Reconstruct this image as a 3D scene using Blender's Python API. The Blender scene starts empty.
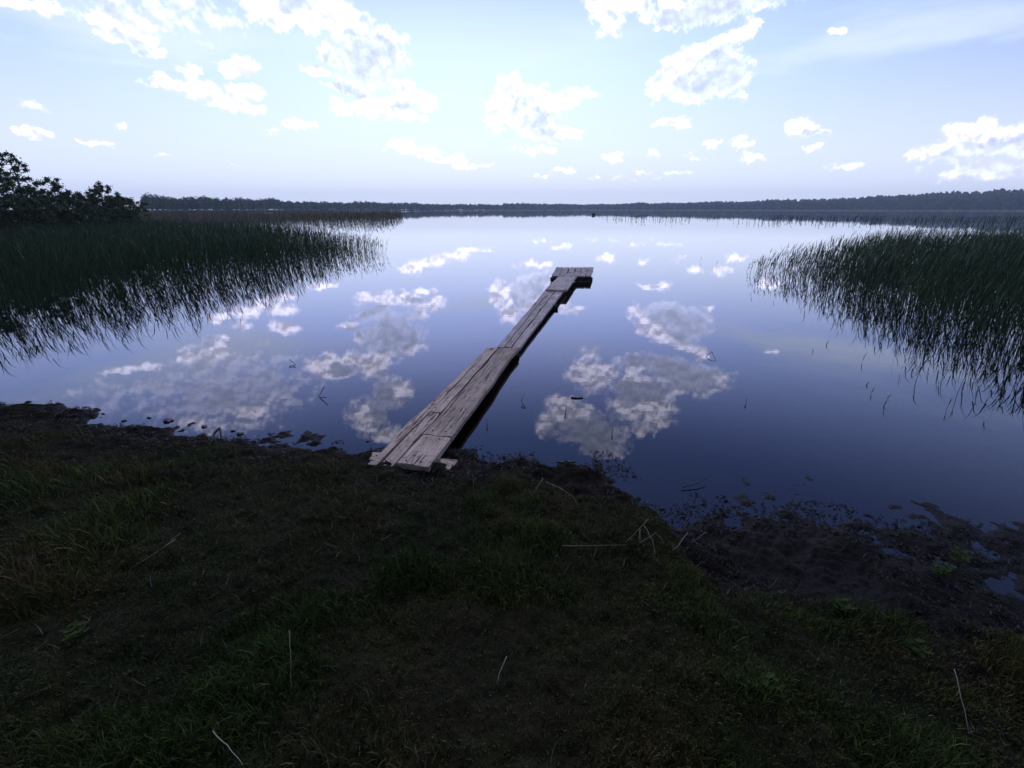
import bpy, bmesh, math, random
import numpy as np
from mathutils import Vector, Matrix, noise as mnoise

R = math.radians
rng = np.random.default_rng(7)
random.seed(7)
scene = bpy.context.scene
C = scene.collection

# ---------------------------------------------------------------- camera
CAM_H, F, PITCH = 1.60, 465.0, R(20.57)
cam = bpy.data.objects.new('camera', bpy.data.cameras.new('camera'))
C.objects.link(cam)
cam.location = (0, 0, CAM_H)
cam.rotation_euler = (math.pi/2 - PITCH, 0, 0)
cam.data.sensor_width = 36.0
cam.data.lens = 36.0*F/1024.0
cam.data.clip_start = 0.05
cam.data.clip_end = 9000
scene.camera = cam

CP, SP = math.cos(PITCH), math.sin(PITCH)
def ray(x, y):
    """direction of a point of the view: (right, forward, up)"""
    a, b = x-512.0, y-384.0
    return (a, F*CP - b*SP, -(F*SP + b*CP))
def at(x, y, z=0.0):
    d = ray(x, y)
    t = (z-CAM_H)/d[2]
    return Vector((d[0]*t, d[1]*t, z))

# ---------------------------------------------------------------- sky, sun, exposure
SUN_EL, SUN_AZ = 52.0, -6.0          # ahead of the viewer and high; azimuth from +Y towards +X
EXPOSURE = 0.42
SKY = 0.15
w = bpy.data.worlds.new('World'); scene.world = w; w.use_nodes = True
nt = w.node_tree; N = nt.nodes; L = nt.links
N.clear()
def node(t, **kw):
    n = N.new(t)
    for k, v in kw.items(): setattr(n, k, v)
    return n
def mth(op, a, b=None, c=None, clamp=False):
    n = N.new('ShaderNodeMath'); n.operation = op; n.use_clamp = clamp
    for i, v in enumerate((a, b, c)):
        if v is None: continue
        if isinstance(v, (int, float)): n.inputs[i].default_value = v
        else: L.new(v, n.inputs[i])
    return n.outputs[0]
def vth(op, a, b=None, c=None):
    n = N.new('ShaderNodeVectorMath'); n.operation = op
    for i, v in enumerate((a, b, c)):
        if v is None: continue
        if isinstance(v, tuple): n.inputs[i].default_value = v
        else: L.new(v, n.inputs[i])
    return n
def smooth(v, lo, hi, a=0.0, b=1.0):
    n = N.new('ShaderNodeMapRange'); n.interpolation_type = 'SMOOTHSTEP'
    L.new(v, n.inputs[0])
    for i, q in enumerate((lo, hi, a, b)): n.inputs[i+1].default_value = q
    return n.outputs[0]
def noise3(vec, scale, detail, rough=0.55, out=0):
    n = N.new('ShaderNodeTexNoise'); n.inputs['Scale'].default_value = scale
    n.inputs['Detail'].default_value = detail; n.inputs['Roughness'].default_value = rough
    L.new(vec, n.inputs['Vector']); return n.outputs[out]
def mixc(f, a, b):
    n = N.new('ShaderNodeMix'); n.data_type = 'RGBA'
    if isinstance(f, (int, float)): n.inputs[0].default_value = f
    else: L.new(f, n.inputs[0])
    for i, v in ((6, a), (7, b)):
        if isinstance(v, tuple): n.inputs[i].default_value = (*v, 1)
        else: L.new(v, n.inputs[i])
    return n.outputs[2]

sky = node('ShaderNodeTexSky', sky_type='NISHITA', sun_disc=False)
sky.sun_elevation = R(SUN_EL); sky.sun_rotation = R(SUN_AZ)
sky.altitude = 150; sky.air_density = 1.0; sky.dust_density = 1.2; sky.ozone_density = 1.6
tc = node('ShaderNodeTexCoord')
sep = node('ShaderNodeSeparateXYZ'); L.new(tc.outputs['Generated'], sep.inputs[0])
az = mth('MULTIPLY', mth('ARCTAN2', sep.outputs[0], sep.outputs[1]), 180/math.pi)
el = mth('MULTIPLY', mth('ARCSINE', sep.outputs[2]), 180/math.pi)
comb = node('ShaderNodeCombineXYZ'); L.new(az, comb.inputs[0]); L.new(el, comb.inputs[1])
uv0 = comb.outputs[0]
wn = vth('SUBTRACT', noise3(uv0, 0.55, 4, 0.6, 1), (0.5, 0.5, 0.5)).outputs[0]
uv = vth('MULTIPLY_ADD', wn, (3.4, 2.2, 0), uv0).outputs[0]

def azel(x, y):
    d = ray(x, y)
    return math.degrees(math.atan2(d[0], d[1])), math.degrees(math.atan2(d[2], math.hypot(d[0], d[1])))
def blob(acc, x, y, rx, ry, wgt=1.0, grow=1.34):
    a0, e0 = azel(x, y)
    a1, _ = azel(x+rx, y); _, e1 = azel(x, y-ry)
    ra, re = abs(a1-a0)*grow, abs(e1-e0)*grow
    e0 = abs(e0)
    q = vth('MULTIPLY_ADD', uv, (1/ra, 1/re, 0), (-a0/ra, -e0/re, 0)).outputs[0]
    d = vth('DOT_PRODUCT', q, q).outputs[1]
    f = mth('MULTIPLY_ADD', d, -wgt, wgt)
    return f if acc is None else mth('SMOOTH_MAX', acc, f, 0.12)
CLOUDS = [ # seen directly (y < 205) or in the lake (y > 220); the same sky direction either way
 (8,2,26,8,.8),(45,5,13,8,.7),(103,18,12,8),(116,33,15,12),(138,42,16,9),(156,51,12,6),
 (165,84,18,7),(190,73,9,9),(200,90,20,8),(225,100,18,8),(245,92,18,7),(250,109,16,6),(240,68,20,10),
 (262,8,20,12),(285,17,23,12),(310,20,22,12),(335,15,24,17),(355,30,20,10),(385,38,17,10),(394,52,10,12),
 (325,50,9,9),(315,68,13,7),(365,62,34,26,.85),(345,88,22,4),
 (350,107,16,8),(366,100,16,10),(388,108,24,10),(407,95,13,13),(424,102,11,9),(414,118,12,4),
 (400,145,15,7),(425,150,18,6),(447,159,18,4),(472,165,20,2.5,.8),(300,125,16,4),(272,132,7,2.5),
 (510,95,14,18),(498,115,13,15),(512,80,7,8),(541,103,18,16),(562,100,17,9),(586,95,12,4.5),(535,122,22,14,.8),
 (552,132,22,7,.8),(535,149,18,4,.8),(572,133,9,6),
 (672,122,16,5),(657,90,8,13),(668,77,12,16),(688,67,17,20),(707,53,17,13),(727,41,15,10),(742,32,10,7),
 (750,21,12,5,.8),(702,85,34,15,.9),(728,72,22,20,.8),(736,98,10,4,.7),
 (690,8,45,13,.9),(625,5,33,9),(602,10,10,12),(665,22,10,8),(760,0,40,9,.6),
 (838,31,8,4,.8),(800,130,13,10),(816,133,9,4),(812,147,11,3.5,.7),(715,143,10,3,.7),(740,143,9,8,.8),(755,160,13,6,.7),
 (612,157,12,4,.8),(655,154,8,2.5,.5),(690,156,9,2.5,.5),(985,125,13,8),(960,135,22,9),(1000,140,28,12),(935,152,28,9,.7),(990,165,60,14,.55),
 (845,165,18,4,.5),(95,142,18,3,.8),(40,135,16,4,.8),(120,124,5,2,.7),(102,122,5,1.5,.6),(168,157,9,2,.7),(235,163,7,1.5,.7),
 (20,105,25,4,.5),(565,172,14,2.5,.6),(540,175,14,2,.6),(640,175,40,3,.5),
 # above the picture, mirrored by the lake
 (590,376,20,16),(562,402,16,8),(572,415,28,12),(588,430,36,16),(603,446,24,11),(545,425,10,10),
 (630,385,16,16),(634,406,22,16),(652,398,22,20),(650,361,12,7),(672,372,24,12),(692,384,28,11),(712,378,18,10),
 (656,418,18,9),(642,430,10,7),(590,352,8,8,.6),
 (216,354,20,8,.9),(200,366,13,7,.9),(158,388,11,18,.7),(222,400,15,15,.9),(252,410,20,9),(274,397,12,8,.7),
 (197,420,13,7,.8),(215,428,18,7,.7),(235,392,70,34,.60),(120,398,50,18,.3),
 (337,372,24,8),(372,366,18,12),(393,392,18,15),(368,417,18,17),(388,434,16,7),(255,420,30,12,.4),
]
GREY = [(366,64,33,25),(352,78,22,12),(382,75,18,16),(704,86,30,11),(722,70,20,20),(705,14,40,10),(740,2,30,8),(540,122,20,10),(536,140,20,5),
 (128,42,14,7),(285,10,9,4),(405,106,12,4),(520,112,8,12),(1000,155,50,12),(810,137,8,3),
 (682,373,24,9),(700,382,16,8),(629,391,12,9),(586,437,26,14),(605,420,12,8),(652,392,14,7),(345,371,12,4),(225,384,60,20),(150,400,50,18),(380,400,10,20),(560,432,10,8)]
fb = mth('SUBTRACT', noise3(uv0, 0.75, 7, 0.57), 0.5)
fb2 = mth('SUBTRACT', noise3(uv0, 2.4, 5, 0.6), 0.5)
up_ = vth('ADD', uv0, (0.10, 0.42, 0)).outputs[0]
relief = mth('SUBTRACT', noise3(uv0, 0.75, 4, 0.52), noise3(up_, 0.75, 4, 0.52))                     # brighter where the cloud thins towards the sun
mott = smooth(relief, -0.14, 0.12, 0.52, 1.10)
# thin veils of high cloud, drawn out sideways
st = vth('MULTIPLY', uv0, (0.035, 0.17, 0)).outputs[0]
veil = smooth(noise3(st, 1.0, 5, 0.5), 0.42, 0.64)
low = smooth(el, 0.0, 15.0, 0.92, 0.12)
vfade = smooth(el, 11.0, 20.0, 0.75, 0.05)
veil = mth('MAXIMUM', mth('MULTIPLY', veil, vfade), low)
dotn = vth('DOT_PRODUCT', tc.outputs['Generated'], tuple((math.sin(R(SUN_AZ))*math.cos(R(SUN_EL)), math.cos(R(SUN_AZ))*math.cos(R(SUN_EL)), math.sin(R(SUN_EL))))).outputs[1]
glow = smooth(dotn, .35, .88, 0.55*SKY, 1.07*SKY)
grad = mixc(smooth(el, 13.0, 29.0), (0.83, 0.82, 1.22), (0.14, 0.25, 0.62))
skyc = vth('MULTIPLY', vth('SCALE', sky.outputs[0]).outputs[0], grad).outputs[0]
L.new(glow, skyc.node.inputs[0].links[0].from_node.inputs[3])
c1 = mixc(veil, skyc, (0.71, 0.79, 0.99))
def background(col):
    b = node('ShaderNodeBackground'); b.inputs[1].default_value = 1.0; L.new(col, b.inputs[0]); return b.outputs[0]
lit = vth('SCALE', None); lit.inputs[0].default_value = (1.48, 1.46, 2.0); L.new(mott, lit.inputs[3])
gry = vth('SCALE', None); gry.inputs[0].default_value = (0.64, 0.72, 1.10); L.new(smooth(relief, -0.2, 0.2, 0.75, 1.1), gry.inputs[3])
def extent(b):
    a0, e0 = azel(b[0], b[1]); a1, _ = azel(b[0]+b[2], b[1]); _, e1 = azel(b[0], b[1]-b[3])
    ra, re = abs(a1-a0)*1.3+1.8, abs(e1-e0)*1.3+1.3
    return a0-ra, a0+ra, abs(e0)-re, abs(e0)+re
def zone_shader(a0, a1, e0, e1):
    def sel(lst): return [b for b in lst if (lambda q: q[1] > a0 and q[0] < a1 and q[3] > e0 and q[2] < e1)(extent(b))]
    acc = gacc = None
    cl = sel(CLOUDS)
    if not cl: return background(c1)
    for b in cl: acc = blob(acc, *b)
    dens = mth('ADD', mth('MULTIPLY_ADD', fb, 1.7, acc), mth('MULTIPLY', fb2, 0.6))
    cmask = mth('MULTIPLY', smooth(dens, 0.0, 1.05), 0.97)
    cc = lit.outputs[0]
    gl = sel(GREY)
    if gl:
        for b in gl: gacc = blob(gacc, *b)
        core = mth('ADD', gacc, mth('MULTIPLY', fb, 1.1))
        gmask = mth('MULTIPLY', smooth(mth('MULTIPLY_ADD', relief, -0.55, core), -0.5, 0.35), smooth(dens, 0.15, 0.9))
        cc = mixc(gmask, cc, gry.outputs[0])
    return background(mixc(cmask, c1, cc))
# the cloud field is evaluated zone by zone (each zone knows only its own clouds)
def split(val, thr, below, above):
    m = node('ShaderNodeMixShader'); L.new(mth('GREATER_THAN', val, thr), m.inputs[0])
    L.new(below, m.inputs[1]); L.new(above, m.inputs[2]); return m.outputs[0]
AZ = [-56, -20, 3, 26, 56]; EL = [0, 9, 17, 34]
clear = background(c1)
def row(e0, e1):
    sh = clear
    for k in range(len(AZ)-2, -1, -1): 
        nxt = sh
        sh = split(az, AZ[k+1], zone_shader(AZ[k], AZ[k+1], e0, e1), nxt)
    return split(az, AZ[0], clear, sh)
sh = clear
for k in range(len(EL)-2, -1, -1): sh = split(el, EL[k+1], row(EL[k], EL[k+1]), sh)
bgo = split(el, 0.0, clear, sh)
wo = node('ShaderNodeOutputWorld'); L.new(bgo, wo.inputs[0])

sl = bpy.data.lights.new('sun', 'SUN'); sl.energy = 0.6; sl.angle = R(10); sl.color = (1, .95, .88)
sun = bpy.data.objects.new('sun', sl); C.objects.link(sun)
sdir = Vector((math.sin(R(SUN_AZ))*math.cos(R(SUN_EL)), math.cos(R(SUN_AZ))*math.cos(R(SUN_EL)), math.sin(R(SUN_EL))))
sun.rotation_euler = sdir.to_track_quat('Z', 'Y').to_euler()

vs = scene.view_settings
vs.view_transform = 'Standard'; vs.look = 'None'; vs.gamma = 1; vs.use_curve_mapping = False
vs.exposure = EXPOSURE

# ---------------------------------------------------------------- helpers
def tag(o, label=None, cat=None, group=None, kind=None):
    if label: o['label'] = label
    if cat: o['category'] = cat
    if group: o['group'] = group
    if kind: o['kind'] = kind
    return o
def empty(name, loc=(0, 0, 0), rz=0.0):
    o = bpy.data.objects.new(name, None); C.objects.link(o)
    o.location = loc; o.rotation_euler = (0, 0, rz); o.empty_display_size = .1
    return o
def mesh_np(name, verts, faces, mat, parent=None, col=None, smooth_=False):
    """verts (n,3); faces list of equal-length rows (m,k) or python lists"""
    me = bpy.data.meshes.new(name)
    if isinstance(faces, np.ndarray):
        k = faces.shape[1]; m = len(faces)
        me.vertices.add(len(verts)); me.vertices.foreach_set('co', np.asarray(verts, np.float32).ravel())
        me.loops.add(m*k); me.loops.foreach_set('vertex_index', faces.astype(np.int32).ravel())
        me.polygons.add(m); me.polygons.foreach_set('loop_start', np.arange(0, m*k, k, dtype=np.int32))
        me.polygons.foreach_set('loop_total', np.full(m, k, np.int32))
        me.update(calc_edges=True)
    else:
        me.from_pydata([tuple(v) for v in verts], [], faces)
    if col is not None:
        a = me.color_attributes.new('tone', 'FLOAT_COLOR', 'POINT')
        c4 = np.ones((len(verts), 4), np.float32); c4[:, :3] = col
        a.data.foreach_set('color', c4.ravel())
    if smooth_: me.shade_smooth()
    me.materials.append(mat)
    me.validate()
    o = bpy.data.objects.new(name, me); C.objects.link(o)
    if parent: o.parent = parent
    return o

def mat(name, build):
    m = bpy.data.materials.new(name); m.use_nodes = True
    t = m.node_tree; t.nodes.clear()
    out = t.nodes.new('ShaderNodeOutputMaterial')
    build(t, out)
    return m
class T:
    """tiny node helper for materials"""
    def __init__(s, t): s.t = t
    def n(s, ty, **kw):
        n = s.t.nodes.new(ty)
        for k, v in kw.items(): setattr(n, k, v)
        return n
    def l(s, a, b): s.t.links.new(a, b)
    def noise(s, vec, scale, detail=4, rough=.55, out=0):
        n = s.n('ShaderNodeTexNoise'); n.inputs['Scale'].default_value = scale
        n.inputs['Detail'].default_value = detail; n.inputs['Roughness'].default_value = rough
        if vec is not None: s.l(vec, n.inputs['Vector'])
        return n.outputs[out]
    def ramp(s, v, stops):
        n = s.n('ShaderNodeValToRGB'); s.l(v, n.inputs[0]); e = n.color_ramp.elements
        while len(e) < len(stops): e.new(.5)
        for i, (p, c) in enumerate(stops): e[i].position = p; e[i].color = (*c, 1)
        return n.outputs[0]
    def rng(s, v, a, b, c=0., d=1.):
        n = s.n('ShaderNodeMapRange'); s.l(v, n.inputs[0])
        for i, q in enumerate((a, b, c, d)): n.inputs[i+1].default_value = q
        return n.outputs[0]
    def mix(s, f, a, b, blend='MIX'):
        n = s.n('ShaderNodeMix', data_type='RGBA', blend_type=blend)
        if isinstance(f, float): n.inputs[0].default_value = f
        else: s.l(f, n.inputs[0])
        for i, v in ((6, a), (7, b)):
            if isinstance(v, tuple): n.inputs[i].default_value = (*v, 1)
            else: s.l(v, n.inputs[i])
        return n.outputs[2]
    def math(s, op, a, b=None):
        n = s.n('ShaderNodeMath', operation=op)
        for i, v in enumerate((a, b)):
            if v is None: continue
            if isinstance(v, (int, float)): n.inputs[i].default_value = v
            else: s.l(v, n.inputs[i])
        return n.outputs[0]
    def mapping(s, vec, scale):
        n = s.n('ShaderNodeMapping'); n.inputs['Scale'].default_value = scale; s.l(vec, n.inputs[0]); return n.outputs[0]
    def bump(s, h, strength, dist):
        n = s.n('ShaderNodeBump'); n.inputs['Strength'].default_value = strength; n.inputs['Distance'].default_value = dist
        s.l(h, n.inputs['Height']); return n.outputs[0]
    def bsdf(s, out, col, rough=.8, spec=.3, normal=None):
        b = s.n('ShaderNodeBsdfPrincipled')
        if isinstance(col, tuple): b.inputs['Base Color'].default_value = (*col, 1)
        else: s.l(col, b.inputs['Base Color'])
        if isinstance(rough, float): b.inputs['Roughness'].default_value = rough
        else: s.l(rough, b.inputs['Roughness'])
        b.inputs['Specular IOR Level'].default_value = spec
        if normal is not None: s.l(normal, b.inputs['Normal'])
        s.l(b.outputs[0], out.inputs[0]); return b

def m_ground(t, out):
    s = T(t); P = s.n('ShaderNodeNewGeometry').outputs['Position']
    a = s.noise(P, 1.1, 6, .6); b = s.noise(P, 22, 6, .65); c = s.noise(P, 5, 5, .6)
    col = s.ramp(c, [(.3, (.008, .006, .0035)), (.52, (.017, .013, .008)), (.75, (.034, .025, .014))])
    gr = s.ramp(b, [(.3, (.009, .010, .004)), (.7, (.026, .025, .009))])
    z = s.n('ShaderNodeSeparateXYZ'); s.l(P, z.inputs[0])
    dry = s.rng(z.outputs[2], .02, .14)
    col = s.mix(s.math('MULTIPLY', dry, s.rng(a, .4, .6)), col, gr)
    wetf = s.rng(z.outputs[2], .03, .11, .70, 0.)
    col = s.mix(wetf, col, (.0045, .0038, .0034))
    rough = s.rng(z.outputs[2], 0.0, .06, .5, 1.0)
    s.bsdf(out, col, rough, .10, s.bump(s.math('ADD', b, s.noise(P, 90, 3)), .8, .012))
M_ground = mat('ground_soil', m_ground)

def m_water(t, out):
    s = T(t); P = s.n('ShaderNodeNewGeometry').outputs['Position']
    # fine ripples in drifting bands, longer ones far out
    n1 = s.noise(s.mapping(P, (1.1, 3.2, 1)), 3.0, 3, .5)
    n2 = s.noise(s.mapping(P, (.25, .8, 1)), 1.0, 3, .5)
    band = s.rng(s.noise(s.mapping(P, (.05, .22, 1)), 1.0, 4, .6), .42, .68)
    h = s.math('ADD', s.math('MULTIPLY', n1, s.math('MULTIPLY', band, .0005)), s.math('MULTIPLY', n2, .0012))
    bm = s.bump(h, 1.0, 1.0)
    fr = s.n('ShaderNodeFresnel'); fr.inputs['IOR'].default_value = 1.345; s.l(bm, fr.inputs['Normal'])
    gl = s.n('ShaderNodeBsdfGlossy'); gl.inputs['Roughness'].default_value = .012; s.l(bm, gl.inputs['Normal'])
    gl.inputs['Color'].default_value = (1, 1, 1, 1)
    tr = s.n('ShaderNodeBsdfTransparent'); tr.inputs['Color'].default_value = (.26, .25, .27, 1)
    m = s.n('ShaderNodeMixShader'); s.l(s.math('MINIMUM', s.math('MULTIPLY', fr.outputs[0], 1.35), 1.0), m.inputs[0]); s.l(tr.outputs[0], m.inputs[1]); s.l(gl.outputs[0], m.inputs[2])
    s.l(m.outputs[0], out.inputs[0])
M_water = mat('lake_water', m_water)

def m_leafy(stops, scale=.6, rough=.7, spec=.25, tone=True, transl=0.0):
    def f(t, out):
        s = T(t); P = s.n('ShaderNodeNewGeometry').outputs['Position']
        col = s.ramp(s.noise(P, scale, 3), stops)
        if tone:
            a = s.n('ShaderNodeAttribute', attribute_name='tone')
            col = s.mix(1.0, col, a.outputs['Color'], 'MULTIPLY')
        b = s.bsdf(out, col, rough, spec)
        if transl:
            tl = s.n('ShaderNodeBsdfTranslucent'); s.l(col, tl.inputs[0])
            m = s.n('ShaderNodeMixShader'); m.inputs[0].default_value = transl
            s.l(b.outputs[0], m.inputs[1]); s.l(tl.outputs[0], m.inputs[2]); s.l(m.outputs[0], out.inputs[0])
    return f
M_grass = mat('grass_blades', m_leafy([(.3, (.028, .050, .008)), (.5, (.040, .068, .011)), (.68, (.062, .056, .016))], 1.3, .6, .2, True, .15))
M_reed = mat('reed_leaves', m_leafy([(.3, (.020, .050, .013)), (.6, (.034, .066, .018)), (.75, (.06, .065, .025))], .5, .55, .3, True, .15))
M_oldreed = mat('old_reeds', m_leafy([(.3, (.13, .12, .065)), (.7, (.28, .25, .15))], .2, .8, .2))
M_farleaf = mat('far_foliage', m_leafy([(.3, (.028, .060, .022)), (.5, (.05, .10, .035)), (.7, (.08, .13, .045))], .05, .9, .1))
M_leaf = mat('tree_leaves', m_leafy([(.3, (.024, .048, .014)), (.7, (.055, .085, .024))], .5, .55, .3, True, .2))
M_weed = mat('weed_leaves', m_leafy([(.3, (.032, .055, .015)), (.7, (.055, .08, .025))], 9, .9, .03, True, .2))
M_straw = mat('dry_straw', m_leafy([(.3, (.16, .13, .09)), (.7, (.30, .26, .19))], 3, .7, .2))
def m_bark(t, out):
    s = T(t); P = s.n('ShaderNodeNewGeometry').outputs['Position']
    n = s.noise(s.mapping(P, (1, 1, .3)), 9, 5)
    s.bsdf(out, s.ramp(n, [(.3, (.03, .024, .02)), (.7, (.09, .075, .06))]), .9, .2, s.bump(n, .6, .02))
M_bark = mat('bark', m_bark)
def m_twig(t, out):
    s = T(t); P = s.n('ShaderNodeNewGeometry').outputs['Position']
    n = s.noise(P, 40, 4)
    s.bsdf(out, s.ramp(n, [(.3, (.012, .010, .009)), (.7, (.035, .028, .022))]), .6, .4, s.bump(n, .6, .004))
M_twig = mat('wet_twig', m_twig)
def m_mud(t, out):
    s = T(t); P = s.n('ShaderNodeNewGeometry').outputs['Position']
    n = s.noise(P, 30, 6)
    s.bsdf(out, s.ramp(n, [(.3, (.006, .005, .0045)), (.7, (.028, .022, .018))]), .5, .4, s.bump(n, .9, .01))
M_mud = mat('wet_mud', m_mud)
def m_wood(dark, light, moss=0.0):
    def f(t, out):
        s = T(t); tcn = s.n('ShaderNodeTexCoord'); P = tcn.outputs['Object']
        oi = s.n('ShaderNodeObjectInfo')
        sh = s.n('ShaderNodeVectorMath', operation='ADD'); s.l(P, sh.inputs[0])
        cmb = s.n('ShaderNodeCombineXYZ'); s.l(s.math('MULTIPLY', oi.outputs['Random'], 37.), cmb.inputs[0]); s.l(s.math('MULTIPLY', oi.outputs['Random'], 11.), cmb.inputs[1]); s.l(cmb.outputs[0], sh.inputs[1])
        V = sh.outputs[0]
        grain = s.noise(s.mapping(V, (60, 1.6, 60)), 1.0, 6, .65)      # boards run along local Y
        fib = s.noise(s.mapping(V, (260, 5, 260)), 1.0, 3, .6)
        blot = s.noise(V, 3.0, 5, .6)
        spot = s.noise(V, 26.0, 4, .7)
        g = s.math('ADD', s.math('MULTIPLY', grain, .55), s.math('MULTIPLY', fib, .45))
        col = s.ramp(g, [(.34, dark), (.45, tuple((a+b)*.46 for a, b in zip(dark, light))), (.58, light)])
        crk = s.noise(s.mapping(V, (34, 1.1, 34)), 1.0, 3, .5)         # long drying cracks
        crack = s.rng(s.math('ABSOLUTE', s.math('SUBTRACT', crk, .5)), .004, .016, 1., 0.)
        crack = s.math('MULTIPLY', crack, s.rng(s.noise(V, 2.2, 2), .42, .55))
        col = s.mix(s.rng(blot, .38, .62, 0., .50), col, tuple(c*.42 for c in light))
        col = s.mix(s.rng(spot, .55, .66, 0., .8), col, tuple(c*.18 for c in light))
        col = s.mix(crack, col, tuple(c*.08 for c in light))
        tone = s.rng(oi.outputs['Random'], 0., 1., .80, 1.15)
        vm = s.n('ShaderNodeVectorMath', operation='SCALE'); s.l(col, vm.inputs[0]); s.l(tone, vm.inputs[3])
        hgt = s.math('SUBTRACT', s.math('ADD', g, s.math('MULTIPLY', spot, -.3)), s.math('MULTIPLY', crack, 1.2))
        s.bsdf(out, vm.outputs[0], .85, .2, s.bump(hgt, 1.0, .010))
    return f
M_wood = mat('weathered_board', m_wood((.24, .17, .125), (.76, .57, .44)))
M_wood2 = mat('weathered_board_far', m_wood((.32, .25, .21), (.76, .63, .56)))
M_beam = mat('wet_beam', m_wood((.018, .014, .013), (.06, .05, .048)))
def m_nail(t, out): T(t).bsdf(out, (.05, .03, .02), .6, .5)
M_nail = mat('rusty_iron', m_nail)

# ---------------------------------------------------------------- value noise in numpy
def vnoise(x, y, seed=0):
    xi = np.floor(x).astype(np.int64); yi = np.floor(y).astype(np.int64)
    xf = x-xi; yf = y-yi
    def h(a, b):
        v = (a*374761393 + b*668265263 + seed*974711) & 0x7fffffff
        v = ((v ^ (v >> 13))*1274126177) & 0x7fffffff
        return ((v ^ (v >> 16)) & 0xffff)/65535.0
    u = xf*xf*(3-2*xf); v = yf*yf*(3-2*yf)
    return (h(xi, yi)*(1-u)+h(xi+1, yi)*u)*(1-v) + (h(xi, yi+1)*(1-u)+h(xi+1, yi+1)*u)*v
def fbm(x, y, oct=4, seed=0):
    s = 0; a = .5; t = 0
    for i in range(oct):
        s = s + a*vnoise(x, y, seed+i); t += a; x = x*2.03+3.1; y = y*2.03+1.7; a *= .5
    return s/t

# ---------------------------------------------------------------- ground
SH = [at(x, y) for x, y in ((-120,396),(0,404),(60,414),(130,428),(185,440),(225,447),(330,449),(370,456),(450,460),(530,460),(600,477),(640,497),(672,530),(760,548),(900,562),(1024,580),(1150,595))]
shx = np.array([-40, -14]+[p.x for p in SH]+[9, 14, 40]); shy = np.array([9, 6.0]+[p.y for p in SH]+[2.0, 3.0, 5.0])
flat_x = at(640, 500).x
RA = np.array([-180,-75,-60,-48,-44,-37.2,-36.9,-33,-28,-20,-10,0,8,20,35,45,60,80,180])
RR = np.array([8,10,20,34,38,44,290,340,400,520,700,900,1000,950,850,800,500,60,20.])
HILL_A = np.array([-180,-40,-10,0,6,12,20,32,45,60,180]); HILL_H = np.array([0,0,0,0,1.5,4,6,11,19,22,5.])
def land(x, y):
    """signed 'landwardness' in metres (positive on land) and rise of the far hills"""
    s_near = np.interp(x, shx, shy) - y
    s_near = s_near + (fbm(x*2.2, y*2.2, 4, 5)-.5)*.34
    r = np.hypot(x, y); a = np.degrees(np.arctan2(x, y))
    s_far = (r - np.interp(a, RA, RR))
    hill = np.interp(a, HILL_A, HILL_H)*np.clip((s_far-5)/260, 0, 1)
    return s_near, s_far, hill
def height(x, y):
    sn, sf, hill = land(x, y)
    flat = np.clip((x-flat_x)/.7, 0, 1)                     # the muddy flat at the right
    up = np.where(sn > 0, (.13*(1-np.exp(-sn/.35)) + .045*np.clip(sn, 0, 4)), sn*(.16-.07*flat))
    hn = up*(1-flat) + flat*np.where(sn > 0, .020+.06*np.clip(sn, 0, 4)**1.3, .020+sn*.038)
    hn = np.maximum(hn, -1.6)
    hf = np.where(sf > 0, np.clip(sf*.03, 0, .9)+hill, np.clip(sf*.05, -1.6, 0))
    h = np.maximum(hn, hf)
    near = np.clip(1-(np.hypot(x, y)-7)/6, 0, 1)
    rough = (fbm(x*3.1, y*3.1, 4, 1)-.5)*.085 + (fbm(x*11, y*11, 4, 9)-.5)*.050 + (fbm(x*37, y*37, 3, 4)-.5)*.020
    shore = np.exp(-(sn/.45)**2)*(1-flat)
    rough = rough*(1+.5*shore)
    wet = np.clip((sn+1.2)/1.2, .25, 1)
    return h + rough*near*wet
def hz(x, y): return float(height(np.array([float(x)]), np.array([float(y)]))[0])

rr = np.concatenate([np.linspace(.35, 7.5, 620), np.geomspace(7.6, 1380, 120)])
aa = np.radians(np.concatenate([np.linspace(-180, -66, 40, endpoint=False), np.linspace(-66, 66, 760), np.linspace(66, 180, 40)[1:-1]]))
Rg, Ag = np.meshgrid(rr, aa, indexing='ij')
X = Rg*np.sin(Ag); Y = Rg*np.cos(Ag); Z = height(X.ravel(), Y.ravel())
gv = np.stack([X.ravel(), Y.ravel(), Z], 1)
na = len(aa); i, j = np.meshgrid(np.arange(len(rr)-1), np.arange(na), indexing='ij')
j2 = (j+1) % na
gf = np.stack([(i*na+j).ravel(), (i*na+j2).ravel(), ((i+1)*na+j2).ravel(), ((i+1)*na+j).ravel()], 1)[:, ::-1]
cz = hz(0, 0)
gv = np.vstack([gv, [[0, 0, cz]]]); nc = len(gv)-1
tri = [[nc, (k+1) % na, k] for k in range(na)]
g_obj = mesh_np('ground', gv, gf, M_ground, smooth_=True); tag(g_obj, kind='structure')
cap = mesh_np('ground', np.vstack([gv[:na], [[0, 0, cz]]]), np.array([[na, k, (k+1) % na] for k in range(na)])[:, ::-1], M_ground, smooth_=True)
# stitch the little centre fan into the sheet
bm_ = bmesh.new(); bm_.from_mesh(g_obj.data); bm_.from_mesh(cap.data)
bm_.to_mesh(g_obj.data); bm_.free(); bpy.data.objects.remove(cap); g_obj.data.shade_smooth()

# lake surface
wv = [(1379*math.sin(k*math.pi/48), 1379*math.cos(k*math.pi/48), 0) for k in range(96)]
water = mesh_np('water', np.array(wv), [list(range(96))[::-1]], M_water); tag(water, kind='structure')

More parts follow.
